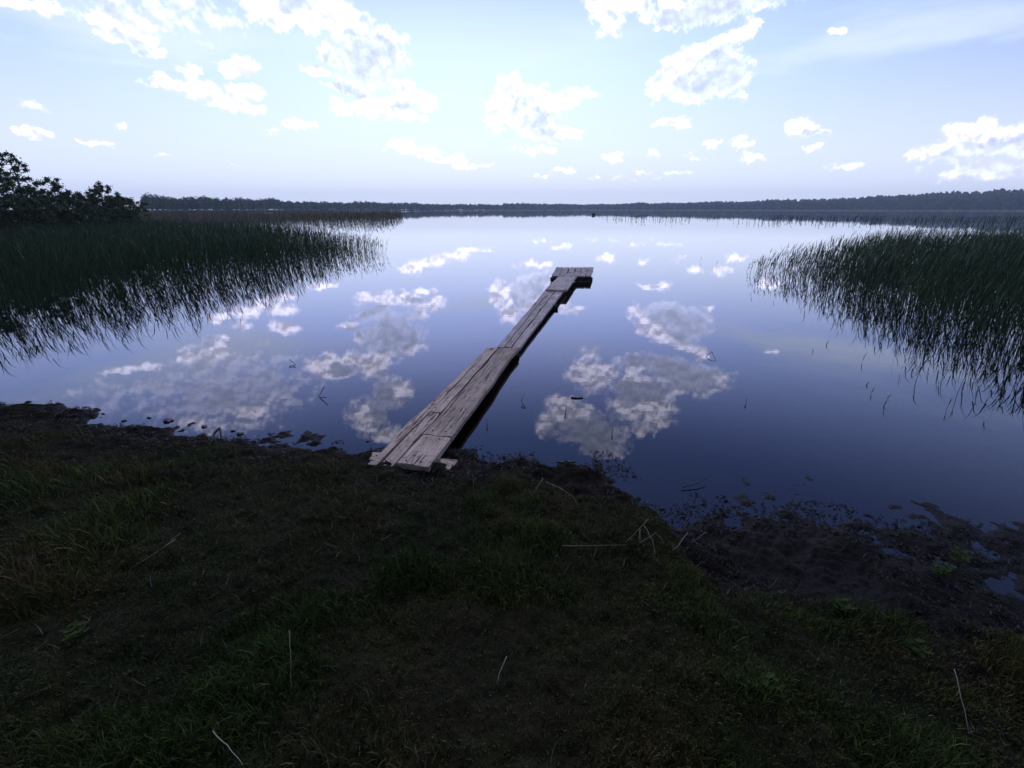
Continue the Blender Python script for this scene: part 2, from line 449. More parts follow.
# ---------------------------------------------------------------- ribbons (blades, leaves, stems)
def ribbons(base, direc, length, width, bend, segs=2, droop=None):
    """base (n,3), direc lean unit xy (n,2), bend 0..1.5 -> verts, faces ; tapering strips"""
    n = len(base)
    ang = rng.uniform(0, 2*np.pi, n)
    wx, wy = np.cos(ang), np.sin(ang)
    V = np.zeros((n, segs*2+1, 3))
    for k in range(segs+1):
        t = k/segs
        th = bend*t
        # arc: out = L * (1-cos)/bend ; up = L*sin/bend
        bb = np.maximum(bend, 1e-3)
        out = length*(1-np.cos(th))/bb; up = length*np.sin(th)/bb
        p = base + np.stack([direc[:, 0]*out, direc[:, 1]*out, up], 1)
        if k == segs: V[:, segs*2] = p
        else:
            wd = width*(1-.6*t)/2
            o = np.stack([wx*wd, wy*wd, np.zeros(n)], 1)
            V[:, 2*k] = p-o; V[:, 2*k+1] = p+o
    b = (np.arange(n)*(segs*2+1))[:, None]
    F_ = []
    for k in range(segs-1):
        F_.append(b+np.array([[2*k, 2*k+1, 2*k+3]])); F_.append(b+np.array([[2*k, 2*k+3, 2*k+2]]))
    F_.append(b+np.array([[2*segs-2, 2*segs-1, 2*segs]]))
    return V.reshape(-1, 3), np.vstack(F_)
def merge(parts):
    vs_, fs, cs = [], [], []; off = 0
    for v, f, c in parts:
        vs_.append(v); fs.append(f+off); cs.append(c); off += len(v)
    return np.vstack(vs_), np.vstack(fs), np.vstack(cs)
def tones(n, per, lo=.6, hi=1.3, warm=0.0):
    b = rng.uniform(lo, hi, n); wv_ = rng.uniform(-warm, warm, n)
    c = np.stack([b*(1+wv_), b, b*(1-wv_)], 1)
    return np.repeat(c, per, axis=0)

# grass on the bank
def grass(n, rmin, rmax, lmul, wmul):
    a = np.radians(rng.uniform(-64, 64, n)); r = np.sqrt(rng.uniform(rmin**2, rmax**2, n))
    x, y = r*np.sin(a), r*np.cos(a)
    sn, sf, _ = land(x, y)
    flat = np.clip((x-flat_x)/.7, 0, 1)
    patch = fbm(x*1.7+9, y*1.7, 4, 21)
    edge = .30+.1*flat
    keep = (sn > edge + (rng.uniform(0, 1, n)**2)*.35) & (rng.uniform(0, 1, n) < np.clip((patch-.30)*5, .30, 1))
    x, y, patch = x[keep], y[keep], patch[keep]; m = len(x)
    z = height(x, y)-.004
    tall = np.clip((fbm(x*2.6, y*2.6, 3, 33)-.38)*3.2, .25, 1.6)
    la = rng.uniform(0, 2*np.pi, m)
    v, f = ribbons(np.stack([x, y, z], 1), np.stack([np.cos(la), np.sin(la)], 1), lmul*rng.uniform(.03, .095, m)*tall, wmul*rng.uniform(.0018, .0042, m), rng.uniform(.3, 1.9, m), 3)
    t = tones(m, 7, .5, 1.5, .12)
    dryp = np.clip((fbm(x*1.1+4, y*1.1+8, 4, 44)-.48)*6, 0, .55)
    br = np.repeat(rng.uniform(0, 1, m) < .08+dryp, 7)
    t[br] = t[br]*np.array([1.75, 1.2, 1.5])*np.repeat(rng.uniform(.5, 1.8, m), 7)[br][:, None]
    return v, f, t
v, f, c = merge([grass(200000, .7, 2.4, 1, 1), grass(260000, 2.4, 6.5, 1.1, 1.5), grass(30000, 6, 13, 1.6, 3)])
tag(mesh_np('grass', v, f, M_grass, col=c), 'dark short grass growing over the bank', 'grass', kind='stuff')

# fine dry litter: straw bits lying on the bank, dark fragments along the water's edge
def lying(n, cond, lmin, lmax, wd, tone, zoff=.008, tilt=.35):
    a = np.radians(rng.uniform(-62, 62, n)); r = np.sqrt(rng.uniform(.75**2, 7.5**2, n))
    x, y = r*np.sin(a), r*np.cos(a); k = cond(x, y); x, y = x[k], y[k]; m = len(x)
    z = np.maximum(height(x, y), .0)+zoff
    th = rng.uniform(0, np.pi, m); ln = rng.uniform(lmin, lmax, m)*rng.uniform(.4, 1, m); ti = rng.uniform(-.1, tilt, m)
    d = np.stack([np.cos(th), np.sin(th), ti], 1)*ln[:, None]; p = np.stack([-np.sin(th), np.cos(th), np.zeros(m)], 1)*(wd*rng.uniform(.5, 1.3, m))[:, None]
    up = np.array([[0, 0, 1.]])*(wd*.8)
    mid = d*.5 + p*rng.uniform(-5, 5, m)[:, None]
    b = np.stack([x, y, z], 1)
    V = np.stack([b-p, b+p, b+up, b+mid-p, b+mid+p, b+mid+up, b+d-p*.5, b+d+p*.5, b+d+up], 1).reshape(-1, 3)
    o = (np.arange(m)*9)[:, None]; F_ = []
    for s0 in (0, 3):
        for q in ((0, 1, 4), (0, 4, 3), (1, 2, 5), (1, 5, 4), (2, 0, 3), (2, 3, 5)):
            F_.append(o+np.array([[q[0]+s0, q[1]+s0, q[2]+s0]]))
    return V, np.vstack(F_), tones(m, 9, *tone)
def on_bank(x, y):
    sn = land(x, y)[0]; p = fbm(x*1.3, y*1.3, 4, 55)
    return (sn > .12) & (rng.uniform(0, 1, len(x)) < np.clip((p-.47)*7, .05, 1))
def on_edge(x, y):
    sn = land(x, y)[0]; return (sn > -.06) & (sn < .5)
v, f, c = merge([lying(14000, on_bank, .02, .09, .0009, (.08, .85, .1), .02), lying(6000, on_edge, .02, .10, .0011, (.08, .45, .1))])
tag(mesh_np('straw_litter', v, f, M_straw, col=c), 'broken dry straw strewn thinly over the grassy bank', 'straw', kind='stuff')
def debris_zone(x, y):
    sn = land(x, y)[0]; fl = x > flat_x-.2
    p = fbm(x*3.3, y*3.3, 4, 77)
    return (((sn > -.10) & (sn < .42)) | (fl & (sn > -.45) & (sn < .5))) & (p > .44)
v, f, c = lying(90000, debris_zone, .004, .035, .0040, (.3, 1.3, .1), .004, .6)
tag(mesh_np('mud_debris', v, f, M_mud, col=c), 'black rotted plant fragments matted along the muddy water edge', 'plant debris', kind='stuff')

# ---------------------------------------------------------------- reeds
def in_view_scatter(n, poly):
    xs = [p[0] for p in poly]; ys = [p[1] for p in poly]
    x = rng.uniform(min(xs), max(xs), n); y = rng.uniform(min(ys), max(ys), n)
    ins = np.zeros(n, bool); m = len(poly)
    for k in range(m):
        x1, y1 = poly[k][:2]; x2, y2 = poly[(k+1) % m][:2]
        cnd = ((y1 > y) != (y2 > y)) & (x < (x2-x1)*(y-y1)/((y2-y1) if y2 != y1 else 1e-9)+x1)
        ins ^= cnd
    return x[ins], y[ins]
def reeds(x, y, hlo, hhi, lean=(.35, .12), width=.012, leaves=3, tone=(.6, 1.3), lw=.016, base=-.05, bl=.3):
    n = len(x); h = rng.uniform(hlo, hhi, n)
    d = np.stack([np.full(n, lean[0])+rng.normal(0, .35, n), np.full(n, lean[1])+rng.normal(0, .35, n)], 1)
    mag = np.hypot(d[:, 0], d[:, 1]); u = d/mag[:, None]
    bend = np.clip(mag*rng.uniform(.5, 1.2, n), .05, .9)
    parts = []
    B = np.stack([x, y, np.full(n, base)], 1)
    v, f = ribbons(B, u, h, width*rng.uniform(.7, 1.2, n), bend, 3); tn = tones(n, 1, *tone, .08)
    parts.append((v, f, np.repeat(tn, 7, 0)))
    for k in range(leaves):
        t = rng.uniform(.3, .92, n); th = bend*t; bb = np.maximum(bend, 1e-3)
        out = h*(1-np.cos(th))/bb; up = h*np.sin(th)/bb
        Bk = B+np.stack([u[:, 0]*out, u[:, 1]*out, up], 1)
        la = rng.normal(math.atan2(lean[1], lean[0]), 1.3, n)
        v, f = ribbons(Bk, np.stack([np.cos(la), np.sin(la)], 1), bl*rng.uniform(.6, 1.2, n)*np.minimum(h, 1.3), lw*rng.uniform(.7, 1.3, n), rng.uniform(.5, 1.6, n), 2)
        parts.append((v, f, np.repeat(tn, 5, 0)))
    return merge(parts)
def w2(p): 
    q = at(*p); return (q.x, q.y)
# left bed: waterline of its open edge, then round the back
PL = [w2(p) for p in ((-170,350),(0,316),(90,303),(180,289),(250,277),(320,266),(386,257),(388,247),(330,240),(250,236),(160,231),(60,230),(-170,232))]
x, y = in_view_scatter(115000, PL)
d = np.hypot(x, y); keep = rng.uniform(0, 1, len(x)) < np.clip(1.05-(d-8)/40, .22, 1)
edge_az = np.degrees(np.arctan2(x, y)); keep &= rng.uniform(0, 1, len(x)) < np.clip((-edge_az-13)/9, .12, 1)
keep &= fbm(x*.5, y*.5, 3, 70) > np.clip((edge_az+24)*.05, 0, .5)
x, y = x[keep], y[keep]
az_ = np.degrees(np.arctan2(x, y)); hm = np.clip((-az_-8)/20, .6, 1)
v, f, c = reeds(x, y, .72*hm, 1.12*hm, width=.009, lw=.014)
print('left reeds', len(x))
tag(mesh_np('reed_bed', v, f, M_reed, col=c), 'dense green reed bed standing in the lake on the left', 'reeds', kind='stuff')
# right bed
PR = [w2(p) for p in ((728,273),(800,285),(850,297),(900,312),(950,330),(1000,348),(1060,372),(1150,420),(1300,430),(1300,262),(1100,252),(980,250),(880,254),(800,262))]
x, y = in_view_scatter(40000, PR)
az_ = np.degrees(np.arctan2(x, y)); 
keep = rng.uniform(0, 1, len(x)) < np.clip((az_-22)/20, .10, .85)
keep &= fbm(x*1.1, y*1.1, 3, 71) > np.clip((38-az_)*.040, .34, .54)
x, y = x[keep], y[keep]; az_ = az_[keep]; hm = np.clip((az_-15)/24, .45, 1)
v, f, c = reeds(x, y, .55*hm, 1.16*hm, lean=(.5, .1), width=.008, lw=.013)
print('right reeds', len(x))
tag(mesh_np('reed_bed', v, f, M_reed, col=c), 'dense green reed bed leaning in the water on the right', 'reeds', kind='stuff')
# thin far patch in open water
PF = [w2(p) for p in ((588,218),(640,221.5),(760,223.5),(900,224.5),(1024,226),(1200,228),(1200,221),(1024,218.5),(900,218),(760,217.5),(640,217))]
x, y = in_view_scatter(3600, PF)
keep = fbm(x*.15, y*.15, 3, 73) > .50
x, y = x[keep], y[keep]
v, f, c = reeds(x, y, .2, .9, width=.05, leaves=2, lw=.07, tone=(.5, 1.0))
tag(mesh_np('reed_patch', v, f, M_reed, col=c), 'thin broken line of reeds far out on the lake', 'reeds', kind='stuff')
# brown old reeds at the back left
PB = [(-36, 45), (-24, 44), (-16, 62), (-22, 100), (-34, 150), (-120, 170), (-95, 110), (-60, 75)]
x, y = in_view_scatter(26000, PB)
keep = fbm(x*.08, y*.08, 3, 74) > .34
x, y = x[keep], y[keep]
v, f, c = reeds(x, y, .7, 1.5, width=.035, leaves=2, lw=.06, tone=(.3, 1.1))
tag(mesh_np('old_reed_bed', v, f, M_oldreed, col=c), 'brown old reeds in front of the far wood on the left', 'reeds', kind='stuff')
# pale reed fringe along the far right shore
a = np.radians(rng.uniform(-9, 56, 9000)); rad = np.interp(np.degrees(a), RA, RR)+rng.uniform(-9, 6, len(a))
v, f, c = reeds(rad*np.sin(a), rad*np.cos(a), .8, 1.9, width=.5, leaves=1, lw=.5, tone=(1.2, 2.2))
tag(mesh_np('shore_fringe', v, f, M_oldreed, col=c), 'pale fringe of old reeds lining the far shore', 'reeds', kind='stuff')

# single reeds standing clear of the beds
def single_reed(px, py, h, lean, k):
    p = at(px, py)
    root = empty('reed', (p.x, p.y, 0))
    u = np.array([[math.cos(lean), math.sin(lean)]])
    b = random.uniform(.2, .7)
    v, f = ribbons(np.array([[0, 0, -.05]]), u, np.array([h]), np.array([.006]), np.array([b]), 4)
    mesh_np('stem', v, f, M_reed, root, np.full((len(v), 3), random.uniform(.5, 1.)))
    pr = []
    for q in range(random.randint(2, 3)):
        t = random.uniform(.3, .8); th = b*t
        o = h*(1-math.cos(th))/b; up = h*math.sin(th)/b-.05
        la = lean+random.uniform(-1.2, 1.2)
        v, f = ribbons(np.array([[u[0][0]*o, u[0][1]*o, up]]), np.array([[math.cos(la), math.sin(la)]]), np.array([h*random.uniform(.3, .5)]), np.array([.008]), np.array([random.uniform(.4, 1.4)]), 3)
        mesh_np('leaf', v, f, M_reed, root, np.full((len(v), 3), random.uniform(.6, 1.1)))
    return root
SINGLE = [(884,405,.16),(870,394,.12),(866,385,.10),(862,362,.22),(879,344,.16),(826,345,.12),(812,352,.1),(843,325,.22),(900,372,.25),(916,380,.3),(957,395,.34),(930,362,.3),(946,410,.2),(985,408,.3),(774,296,.25),(751,290,.3),(764,286,.35),(700,262,.22),(716,266,.25)]
SPOT = ['in the open water, lowest left of the loose reeds','just above the lowest left loose reed','short stub above the two lowest left loose reeds','leaning at the near edge of the bed, above the short stubs','small one in open water left of the leaning one',
 'farthest left tiny tip in open water, upper of a pair','tiny tip in open water, lower of the left pair','at the bed edge just right of the left pair','right of the stubs, at the drooping edge of the bed','thick one below the drooping edge of the bed','tall one nearest the right edge of the view, in front of the bed',
 'tall one against the dark reflection of the bed','bent one low in the reflection, toward the right edge','lowest one at the right edge of the view','at the thin left end of the bed, third from the tip','at the very tip of the thin left end of the bed','at the thin left end of the bed, second from the tip','far out left of the tip of the bed','between the bed tip and the farthest loose reed']
for k, (px, py, h) in enumerate(SINGLE):
    o = single_reed(px, py, h, random.uniform(-.6, .6), k)
    tag(o, 'lone reed '+SPOT[k], 'reed', 'lone reeds off the right reed bed')

# ---------------------------------------------------------------- trees
def leaf_cloud(centres, radii, n, size, squash=.8):
    """leaf-sized quads scattered in clumps"""
    nc_ = len(centres); wts = np.array(radii)**2; wts = wts/wts.sum()
    idx = rng.choice(nc_, n, p=wts)
    dv = rng.normal(0, 1, (n, 3)); dv /= np.linalg.norm(dv, axis=1)[:, None]
    rad = np.array(radii)[idx]*np.abs(rng.normal(0, .62, n))*1.25
    P = np.array(centres)[idx] + dv*rad[:, None]*np.array([1, 1, squash])
    a_ = rng.normal(0, 1, (n, 3)); a_ /= np.linalg.norm(a_, axis=1)[:, None]
    b_ = np.cross(a_, rng.normal(0, 1, (n, 3))); b_ /= np.linalg.norm(b_, axis=1)[:, None]
    s_ = size*rng.uniform(.6, 1.5, n)
    a_ *= s_[:, None]; b_ *= (s_*.55)[:, None]
    V = np.stack([P-a_, P+b_, P+a_, P-b_], 1).reshape(-1, 3)
    F_ = np.arange(n*4).reshape(-1, 4)
    return V, F_, tones(n, 4, .55, 1.45, .1)
def tube_np(pts, rads, k=7):
    V = []; F_ = []
    for q, (p, r_) in enumerate(zip(pts, rads)):
        p = Vector(p)
        d = (Vector(pts[min(q+1, len(pts)-1)])-Vector(pts[max(q-1, 0)])).normalized()
        a_ = d.orthogonal().normalized(); b_ = d.cross(a_)
        if q and (a_.dot(prev) < 0): a_, b_ = -a_, -b_
        if q:
            a_ = (prev - d*prev.dot(d)).normalized(); b_ = d.cross(a_)
        prev = a_
        for m in range(k):
            t = 2*math.pi*m/k; V.append(p+(a_*math.cos(t)+b_*math.sin(t))*r_)
        if q:
            for m in range(k):
                F_.append([(q-1)*k+m, (q-1)*k+(m+1) % k, q*k+(m+1) % k, q*k+m])
    F_.append(list(range(k))[::-1]); F_.append([(len(pts)-1)*k+m for m in range(k)])
    return V, F_
def tree(name, x, y, h, spread, label, group=None, n=2600, leafs=.10, sparse=False, lean=0.0, crown_from=.12):
    z0 = hz(x, y)-.1
    root = empty(name, (x, y, z0)); tag(root, label, 'tree' if h > 3 else 'bush', group)
    V, F_ = [], []
    def add(p, r_, k=7):
        v_, f_ = tube_np(p, r_, k); o_ = len(V); V.extend(v_); F_.extend([[i_+o_ for i_ in ff] for ff in f_])
    tp = [(lean*h*t+random.uniform(-.03, .03)*h*t, random.uniform(-.02, .02)*h*t, h*.94*t) for t in (0, .25, .5, .75, 1)]
    add(tp, [h*.022, h*.017, h*.012, h*.007, h*.002], 8)
    cen, rad = [], []
    nl = 60 if not sparse else 44
    for q in range(nl):
        t = crown_from+(1-crown_from)*(q+.5)/nl; az_ = q*2.4+random.uniform(-.5, .5)
        s0 = t*4; i0 = min(int(s0), 3); b0 = Vector(tp[i0]).lerp(Vector(tp[i0+1]), s0-i0)
        prof = spread*(math.sin(math.pi*min(1, max(.06, (1-t))**.7*.9)))*random.uniform(.55, 1.1)
        e = b0+Vector((math.cos(az_)*prof, math.sin(az_)*prof, prof*random.uniform(.15, .6)))
        mid = b0.lerp(e, .5)+Vector((0, 0, -.04*h*random.random()))
        add([b0, mid, e], [h*.006*(1.2-t)+.008, h*.003*(1.2-t)+.005, .003], 5)
        cr = max(.085*h*(.55 if sparse else 1)*(1.1-t*.65)*random.uniform(.5, 1.3), .13)
        cen.append(tuple(e)); rad.append(cr)
        if not sparse or random.random() < .3: cen.append(tuple(mid)); rad.append(cr*.9)
    mesh_np('trunk', V, F_, M_bark, root, smooth_=True)
    v_, f_, c_ = leaf_cloud(cen, rad, n, leafs)
    mesh_np('crown', v_, f_, M_leaf, root, c_)
    return root
def pos(px, dist):
    d_ = ray(px, 210); s = dist/math.hypot(d_[0], d_[1]); return d_[0]*s, d_[1]*s
LT = [ # name, px, distance, height, spread, sparse, lean, label
 ('birch_tree', 24, 38, 4.7, .85, True, -.04, 'tall ragged open-crowned tree, highest above the left reeds'),
 ('bushy_tree', -6, 36, 3.7, 1.6, False, 0, 'dark bushy tree cut by the left edge of the view'),
 ('young_tree', 51, 41, 3.5, .75, True, .08, 'narrow young tree right of the tallest tree'),
 ('bushy_tree', 37, 39, 2.6, 1.5, False, 0, 'low dark bush between the tallest tree and the narrow young tree'),
 ('bushy_tree', 68, 42, 2.55, 1.3, False, 0, 'rounded bush right of the narrow young tree'),
 ('bushy_tree', 83, 43, 2.6, 1.2, False, 0, 'dense bush left of the two-peaked tree'),
 ('birch_tree', 99, 44, 3.3, 1.1, True, .03, 'twiggy tree, second highest in the middle of the left thicket'),
 ('bushy_tree', 109, 45, 2.5, 1.2, False, 0, 'small bush just right of the twiggy tree'),
 ('bushy_tree', 122, 50, 2.3, 1.4, False, 0, 'last bush of the left thicket nearest the far wood'),
 ('bushy_tree', 10, 33, 2.4, 1.8, False, 0, 'low bush at the foot of the tallest tree by the reeds'),
 ('bushy_tree', -60, 34, 4.2, 2.0, False, 0, 'broad tree beyond the left edge of the view'),
 ('bushy_tree', 60, 37, 1.9, 1.7, False, 0, 'lowest wide bush in front of the rounded bush'),
 ('bushy_tree', 92, 40, 1.8, 1.6, False, 0, 'low spreading bush in front of the twiggy tree'),
]
for nm, px, dist, h, sp, sparse, lean, lab in LT:
    x_, y_ = pos(px+6, dist)
    tree(nm, x_, y_, h, sp, lab, 'trees and bushes behind the left reeds', n=22000 if not sparse else 11000, leafs=.045, sparse=sparse, lean=lean, crown_from=.06 if not sparse else .15)

for x_, y_, h, sp, lab in ((0.2,-5.6,10,4.2,'tallest added shade tree, unseen straight behind the viewer'),(-8.5,-4.5,9,4.0,'added shade tree, unseen behind the viewer, farthest left'),(9,-4.8,9,4.0,'added shade tree, unseen behind the viewer, farthest right')):  # unseen trees, added behind the camera to keep skylight off the foreground
    tree('shade_tree', x_, y_, h, sp, lab, 'added shade trees unseen behind the viewer', n=9000, leafs=.16, crown_from=.22)

# far woods, one mass each
def wood(name, label, a0, a1, n, depth, hlo, hhi, leafn, size):
    a_ = rng.uniform(a0, a1, n); r_ = np.interp(a_, RA, RR)+8+depth*rng.uniform(0, 1, n)**1.3
    x = r_*np.sin(np.radians(a_)); y = r_*np.cos(np.radians(a_)); z = height(x, y)
    h = rng.uniform(hlo, hhi, n)*(.8+.45*fbm(a_*.7, a_*0, 3, 91)); h = np.maximum(h, 2)
    parts = []
    # trunks as slim ribbons, crowns as clumps of leaf faces
    q = leafn
    idx = np.repeat(np.arange(n), q); m = n*q
    dv = rng.normal(0, 1, (m, 3)); dv /= np.linalg.norm(dv, axis=1)[:, None]; rad = rng.uniform(.2, 1, m)**.5
    t = dv[:, 2]*rad*.5+.5                                     # 0 bottom .. 1 top of crown
    wid = (h*.26)[idx]*(1.15-.6*t)
    P = np.stack([x[idx]+dv[:, 0]*rad*wid, y[idx]+dv[:, 1]*rad*wid, z[idx]+h[idx]*(.12+.88*t)], 1)
    u = rng.normal(0, 1, (m, 3)); u /= np.linalg.norm(u, axis=1)[:, None]
    b = np.cross(u, rng.normal(0, 1, (m, 3))); b /= np.linalg.norm(b, axis=1)[:, None]
    s_ = size*np.clip(r_[idx]/400, .6, 1.6)*rng.uniform(.5, 1.4, m)*(1.1-.5*t)
    V = np.stack([P-u*s_[:, None], P+b*s_[:, None]*.7, P+u*s_[:, None], P-b*s_[:, None]*.7], 1).reshape(-1, 3)
    tn = np.repeat(tones(n, 1, .6, 1.4, .12), q, 0)*tones(m, 1, .7, 1.3)
    o = mesh_np(name, V, np.arange(m*4).reshape(-1, 4), M_farleaf, col=np.repeat(tn, 4, 0))
    tag(o, label, 'woodland', kind='stuff')
wood('woodland', 'low far wood along the left shore of the lake', -36.5, 1, 1900, 140, 5.5, 9.5, 60, .8)
wood('woodland', 'far wood covering the rising shore on the right', -1, 56, 3600, 300, 7, 11, 46, 1.7)

# ---------------------------------------------------------------- jetty
def board(name, p0, p1, w0, w1, th, z0, z1, material, parent, wob=.004, seed=0, crack=False, segs=26, endcut=0.0):
    """sawn board from p0 to p1 (xy centre line), mesh in local space with its length along Y"""
    rs = random.Random(seed)
    p0 = Vector((p0[0], p0[1], z0)); p1 = Vector((p1[0], p1[1], z1))
    d = p1-p0; ln = d.length; d.normalize()
    side = d.cross(Vector((0, 0, 1))).normalized(); up = side.cross(d)
    M = Matrix((side, d, up)).transposed().to_4x4(); M.translation = p0
    V, F_ = [], []
    xs = [-.5, -.47, -.25, 0, .25, .47, .5]
    nx = len(xs)
    ph = rs.uniform(0, 9)
    for k in range(segs+1):
        t = k/segs; wd = w0+(w1-w0)*t
        el_ = wob*2.2*(mnoise.noise(Vector((t*ln*2.3, ph, 0)))); er = wob*2.2*(mnoise.noise(Vector((t*ln*2.3, ph+5, 0))))
        for u_ in xs:
            xx = u_*wd+(el_ if u_ < 0 else er)
            jag = 0
            if k == 0: jag = (u_+.5)*endcut + rs.uniform(-.006, .010)
            if k == segs: jag = -(u_+.5)*endcut + rs.uniform(-.010, .006)
            zz = .004*mnoise.noise(Vector((u_*3, t*ln*3, ph)))-(.003 if abs(u_) == .5 else 0)
            V.append((xx, t*ln+jag, zz))
        for u_ in xs:
            xx = u_*wd+(el_ if u_ < 0 else er)
            V.append((xx, t*ln+(0 if 0 < k < segs else (rs.uniform(-.004, .004))), -th))
    row = 2*nx
    for k in range(segs):
        a_ = k*row; b_ = (k+1)*row
        for q in range(nx-1):
            F_.append([a_+q, a_+q+1, b_+q+1, b_+q]); F_.append([a_+nx+q+1, a_+nx+q, b_+nx+q, b_+nx+q+1])
        F_.append([a_+nx, a_, b_, b_+nx]); F_.append([a_+nx-1, a_+2*nx-1, b_+2*nx-1, b_+nx-1])
    for q in range(nx-1):
        F_.append([q+1, q, nx+q, nx+q+1]); e_ = segs*row; F_.append([e_+q, e_+q+1, e_+nx+q+1, e_+nx+q])
    o = mesh_np(name, V, F_, material, parent)
    o.matrix_local = M
    return o
def post(p, r_, ztop, zbot, parent, name='post'):
    pts = [(random.uniform(-.01, .01), random.uniform(-.01, .01), z) for z in np.linspace(zbot, ztop, 6)]
    V, F_ = tube_np(pts, [r_*random.uniform(.92, 1.06) for _ in pts], 10)
    o = mesh_np(name, V, F_, M_beam, parent); o.location = (p[0], p[1], 0); return o
DZ = .10
J = empty('jetty', (0, 0, 0))
tag(J, 'narrow weathered plank jetty running from the bank to a small platform in the lake', 'jetty')
def A(x, y, z=DZ): q = at(x, y, z); return (q.x, q.y)
def mid(p, q): return ((p[0]+q[0])/2, (p[1]+q[1])/2)
def dist(p, q): return math.hypot(p[0]-q[0], p[1]-q[1])
def quad_board(nl, nr, fl, fr, th, zn, zf, material, name='plank', **kw):
    a_, b_, c_, d_ = A(*nl, zn), A(*nr, zn), A(*fl, zf), A(*fr, zf)
    p0, p1 = mid(a_, b_), mid(c_, d_); L_ = dist(p0, p1)
    dx, dy = (p1[0]-p0[0])/L_, (p1[1]-p0[1])/L_
    wid = lambda p, q: abs((q[0]-p[0])*dy-(q[1]-p[1])*dx)
    return board(name, p0, p1, wid(a_, b_), wid(c_, d_), th, zn, zf, material, J, **kw)
# near section
ZN, ZJ = .108, .088
b1 = quad_board((366, 464), (377, 465.5), (488, 347.5), (491.5, 347.5), .035, ZN, ZJ, M_wood, seed=1, wob=.010)
b2 = quad_board((379.5, 465.5), (392, 466), (429.6, 412.6), (440, 412.8), .035, ZN, .098, M_wood, seed=2, wob=.006)
b2b = quad_board((429.8, 411.8), (441, 412), (491.5, 347.5), (498, 347.5), .035, .094, ZJ+.006, M_wood, seed=8, wob=.008)
b3 = quad_board((396.5, 463.5), (429, 466), (421.6, 435.6), (451, 436.8), .04, ZN+.012, .112, M_wood, seed=3, wob=.006)
b3b = quad_board((422.4, 434.8), (452, 436), (500.5, 347.2), (518, 348.5), .04, .105, ZJ+.014, M_wood, seed=9, wob=.009)
# far section
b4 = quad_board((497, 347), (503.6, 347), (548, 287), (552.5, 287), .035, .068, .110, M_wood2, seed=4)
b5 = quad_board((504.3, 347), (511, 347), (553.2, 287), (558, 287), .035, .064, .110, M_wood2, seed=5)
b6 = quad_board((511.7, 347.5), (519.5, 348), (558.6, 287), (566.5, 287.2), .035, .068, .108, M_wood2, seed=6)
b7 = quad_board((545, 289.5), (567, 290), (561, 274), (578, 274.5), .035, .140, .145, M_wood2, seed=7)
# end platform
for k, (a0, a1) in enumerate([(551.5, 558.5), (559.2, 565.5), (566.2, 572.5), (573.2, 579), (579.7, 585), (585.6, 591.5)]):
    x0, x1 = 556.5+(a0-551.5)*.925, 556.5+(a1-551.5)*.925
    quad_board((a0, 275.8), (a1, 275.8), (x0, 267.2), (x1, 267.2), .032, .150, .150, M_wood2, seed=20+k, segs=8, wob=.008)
def crossbeam(l_, r_, z, th, wd, name='crossbeam', material=None, sd=0):
    p, q = A(*l_, z), A(*r_, z)
    return board(name, p, q, wd, wd, th, z, z, material or M_beam, J, seed=sd, segs=6, wob=.003)
crossbeam((551, 277.5), (591, 276.5), .115, .10, .10, sd=31)
crossbeam((557, 269.5), (591, 268.5), .115, .10, .10, sd=32)
crossbeam((551, 282.5), (573, 282), .09, .10, .09, sd=33)
crossbeam((484, 353), (519, 354), .050, .06, .10, sd=34)
crossbeam((536, 305), (558, 305.5), .060, .06, .07, sd=35)
crossbeam((515, 326), (537, 326.5), .055, .05, .07, sd=38)
crossbeam((432, 411), (470, 412), .056, .06, .09, sd=36)
crossbeam((368, 456.5), (454, 464.5), .072, .03, .13, name='sleeper_board', material=M_wood, sd=37)
# bearers under the walkway, and posts in the lake bed
def bearer(n0, f0, z, th=.09, wd=.06, sd=0):
    board('bearer', A(*n0, z), A(*f0, z), wd, wd, th, z, z, M_beam, J, seed=sd, segs=10)
bearer((420, 452), (511, 352), .055, .06, .06, 41); bearer((386, 452), (492, 352), .055, .06, .06, 42)
bearer((508, 351), (567, 280), .042, .06, .05, 43)
for px, py in ((561, 280), (588, 278), (587, 270.5), (554, 279), (512, 356), (491, 355), (555, 307), (540, 307)):
    q = A(px, py, 0.02); post(q, .032, .035, -1.2, J)
# nails
NB = []
def nails(b, along, n_=2):
    me = b.data; ys = [v_.co.y for v_ in me.vertices]; xs = [v_.co.x for v_ in me.vertices]; ln = max(ys)
    for t in along:
        for q in range(n_):
            xq = min(xs)+(max(xs)-min(xs))*(.25+.5*q)*.9
            bmn = bmesh.new(); bmesh.ops.create_cone(bmn, segments=8, radius1=.006, radius2=.005, depth=.006, cap_ends=True)
            me2 = bpy.data.meshes.new('nail'); bmn.to_mesh(me2); bmn.free(); me2.materials.append(M_nail)
            o = bpy.data.objects.new('nail', me2); C.objects.link(o); o.parent = b; o.location = (xq, ln*t, .003)
nails(b1, (.04, .5, .97), 1); nails(b2, (.06, .93), 1); nails(b2b, (.04, .96), 1); nails(b3, (.09, .9), 2); nails(b3b, (.03, .5, .97), 2)
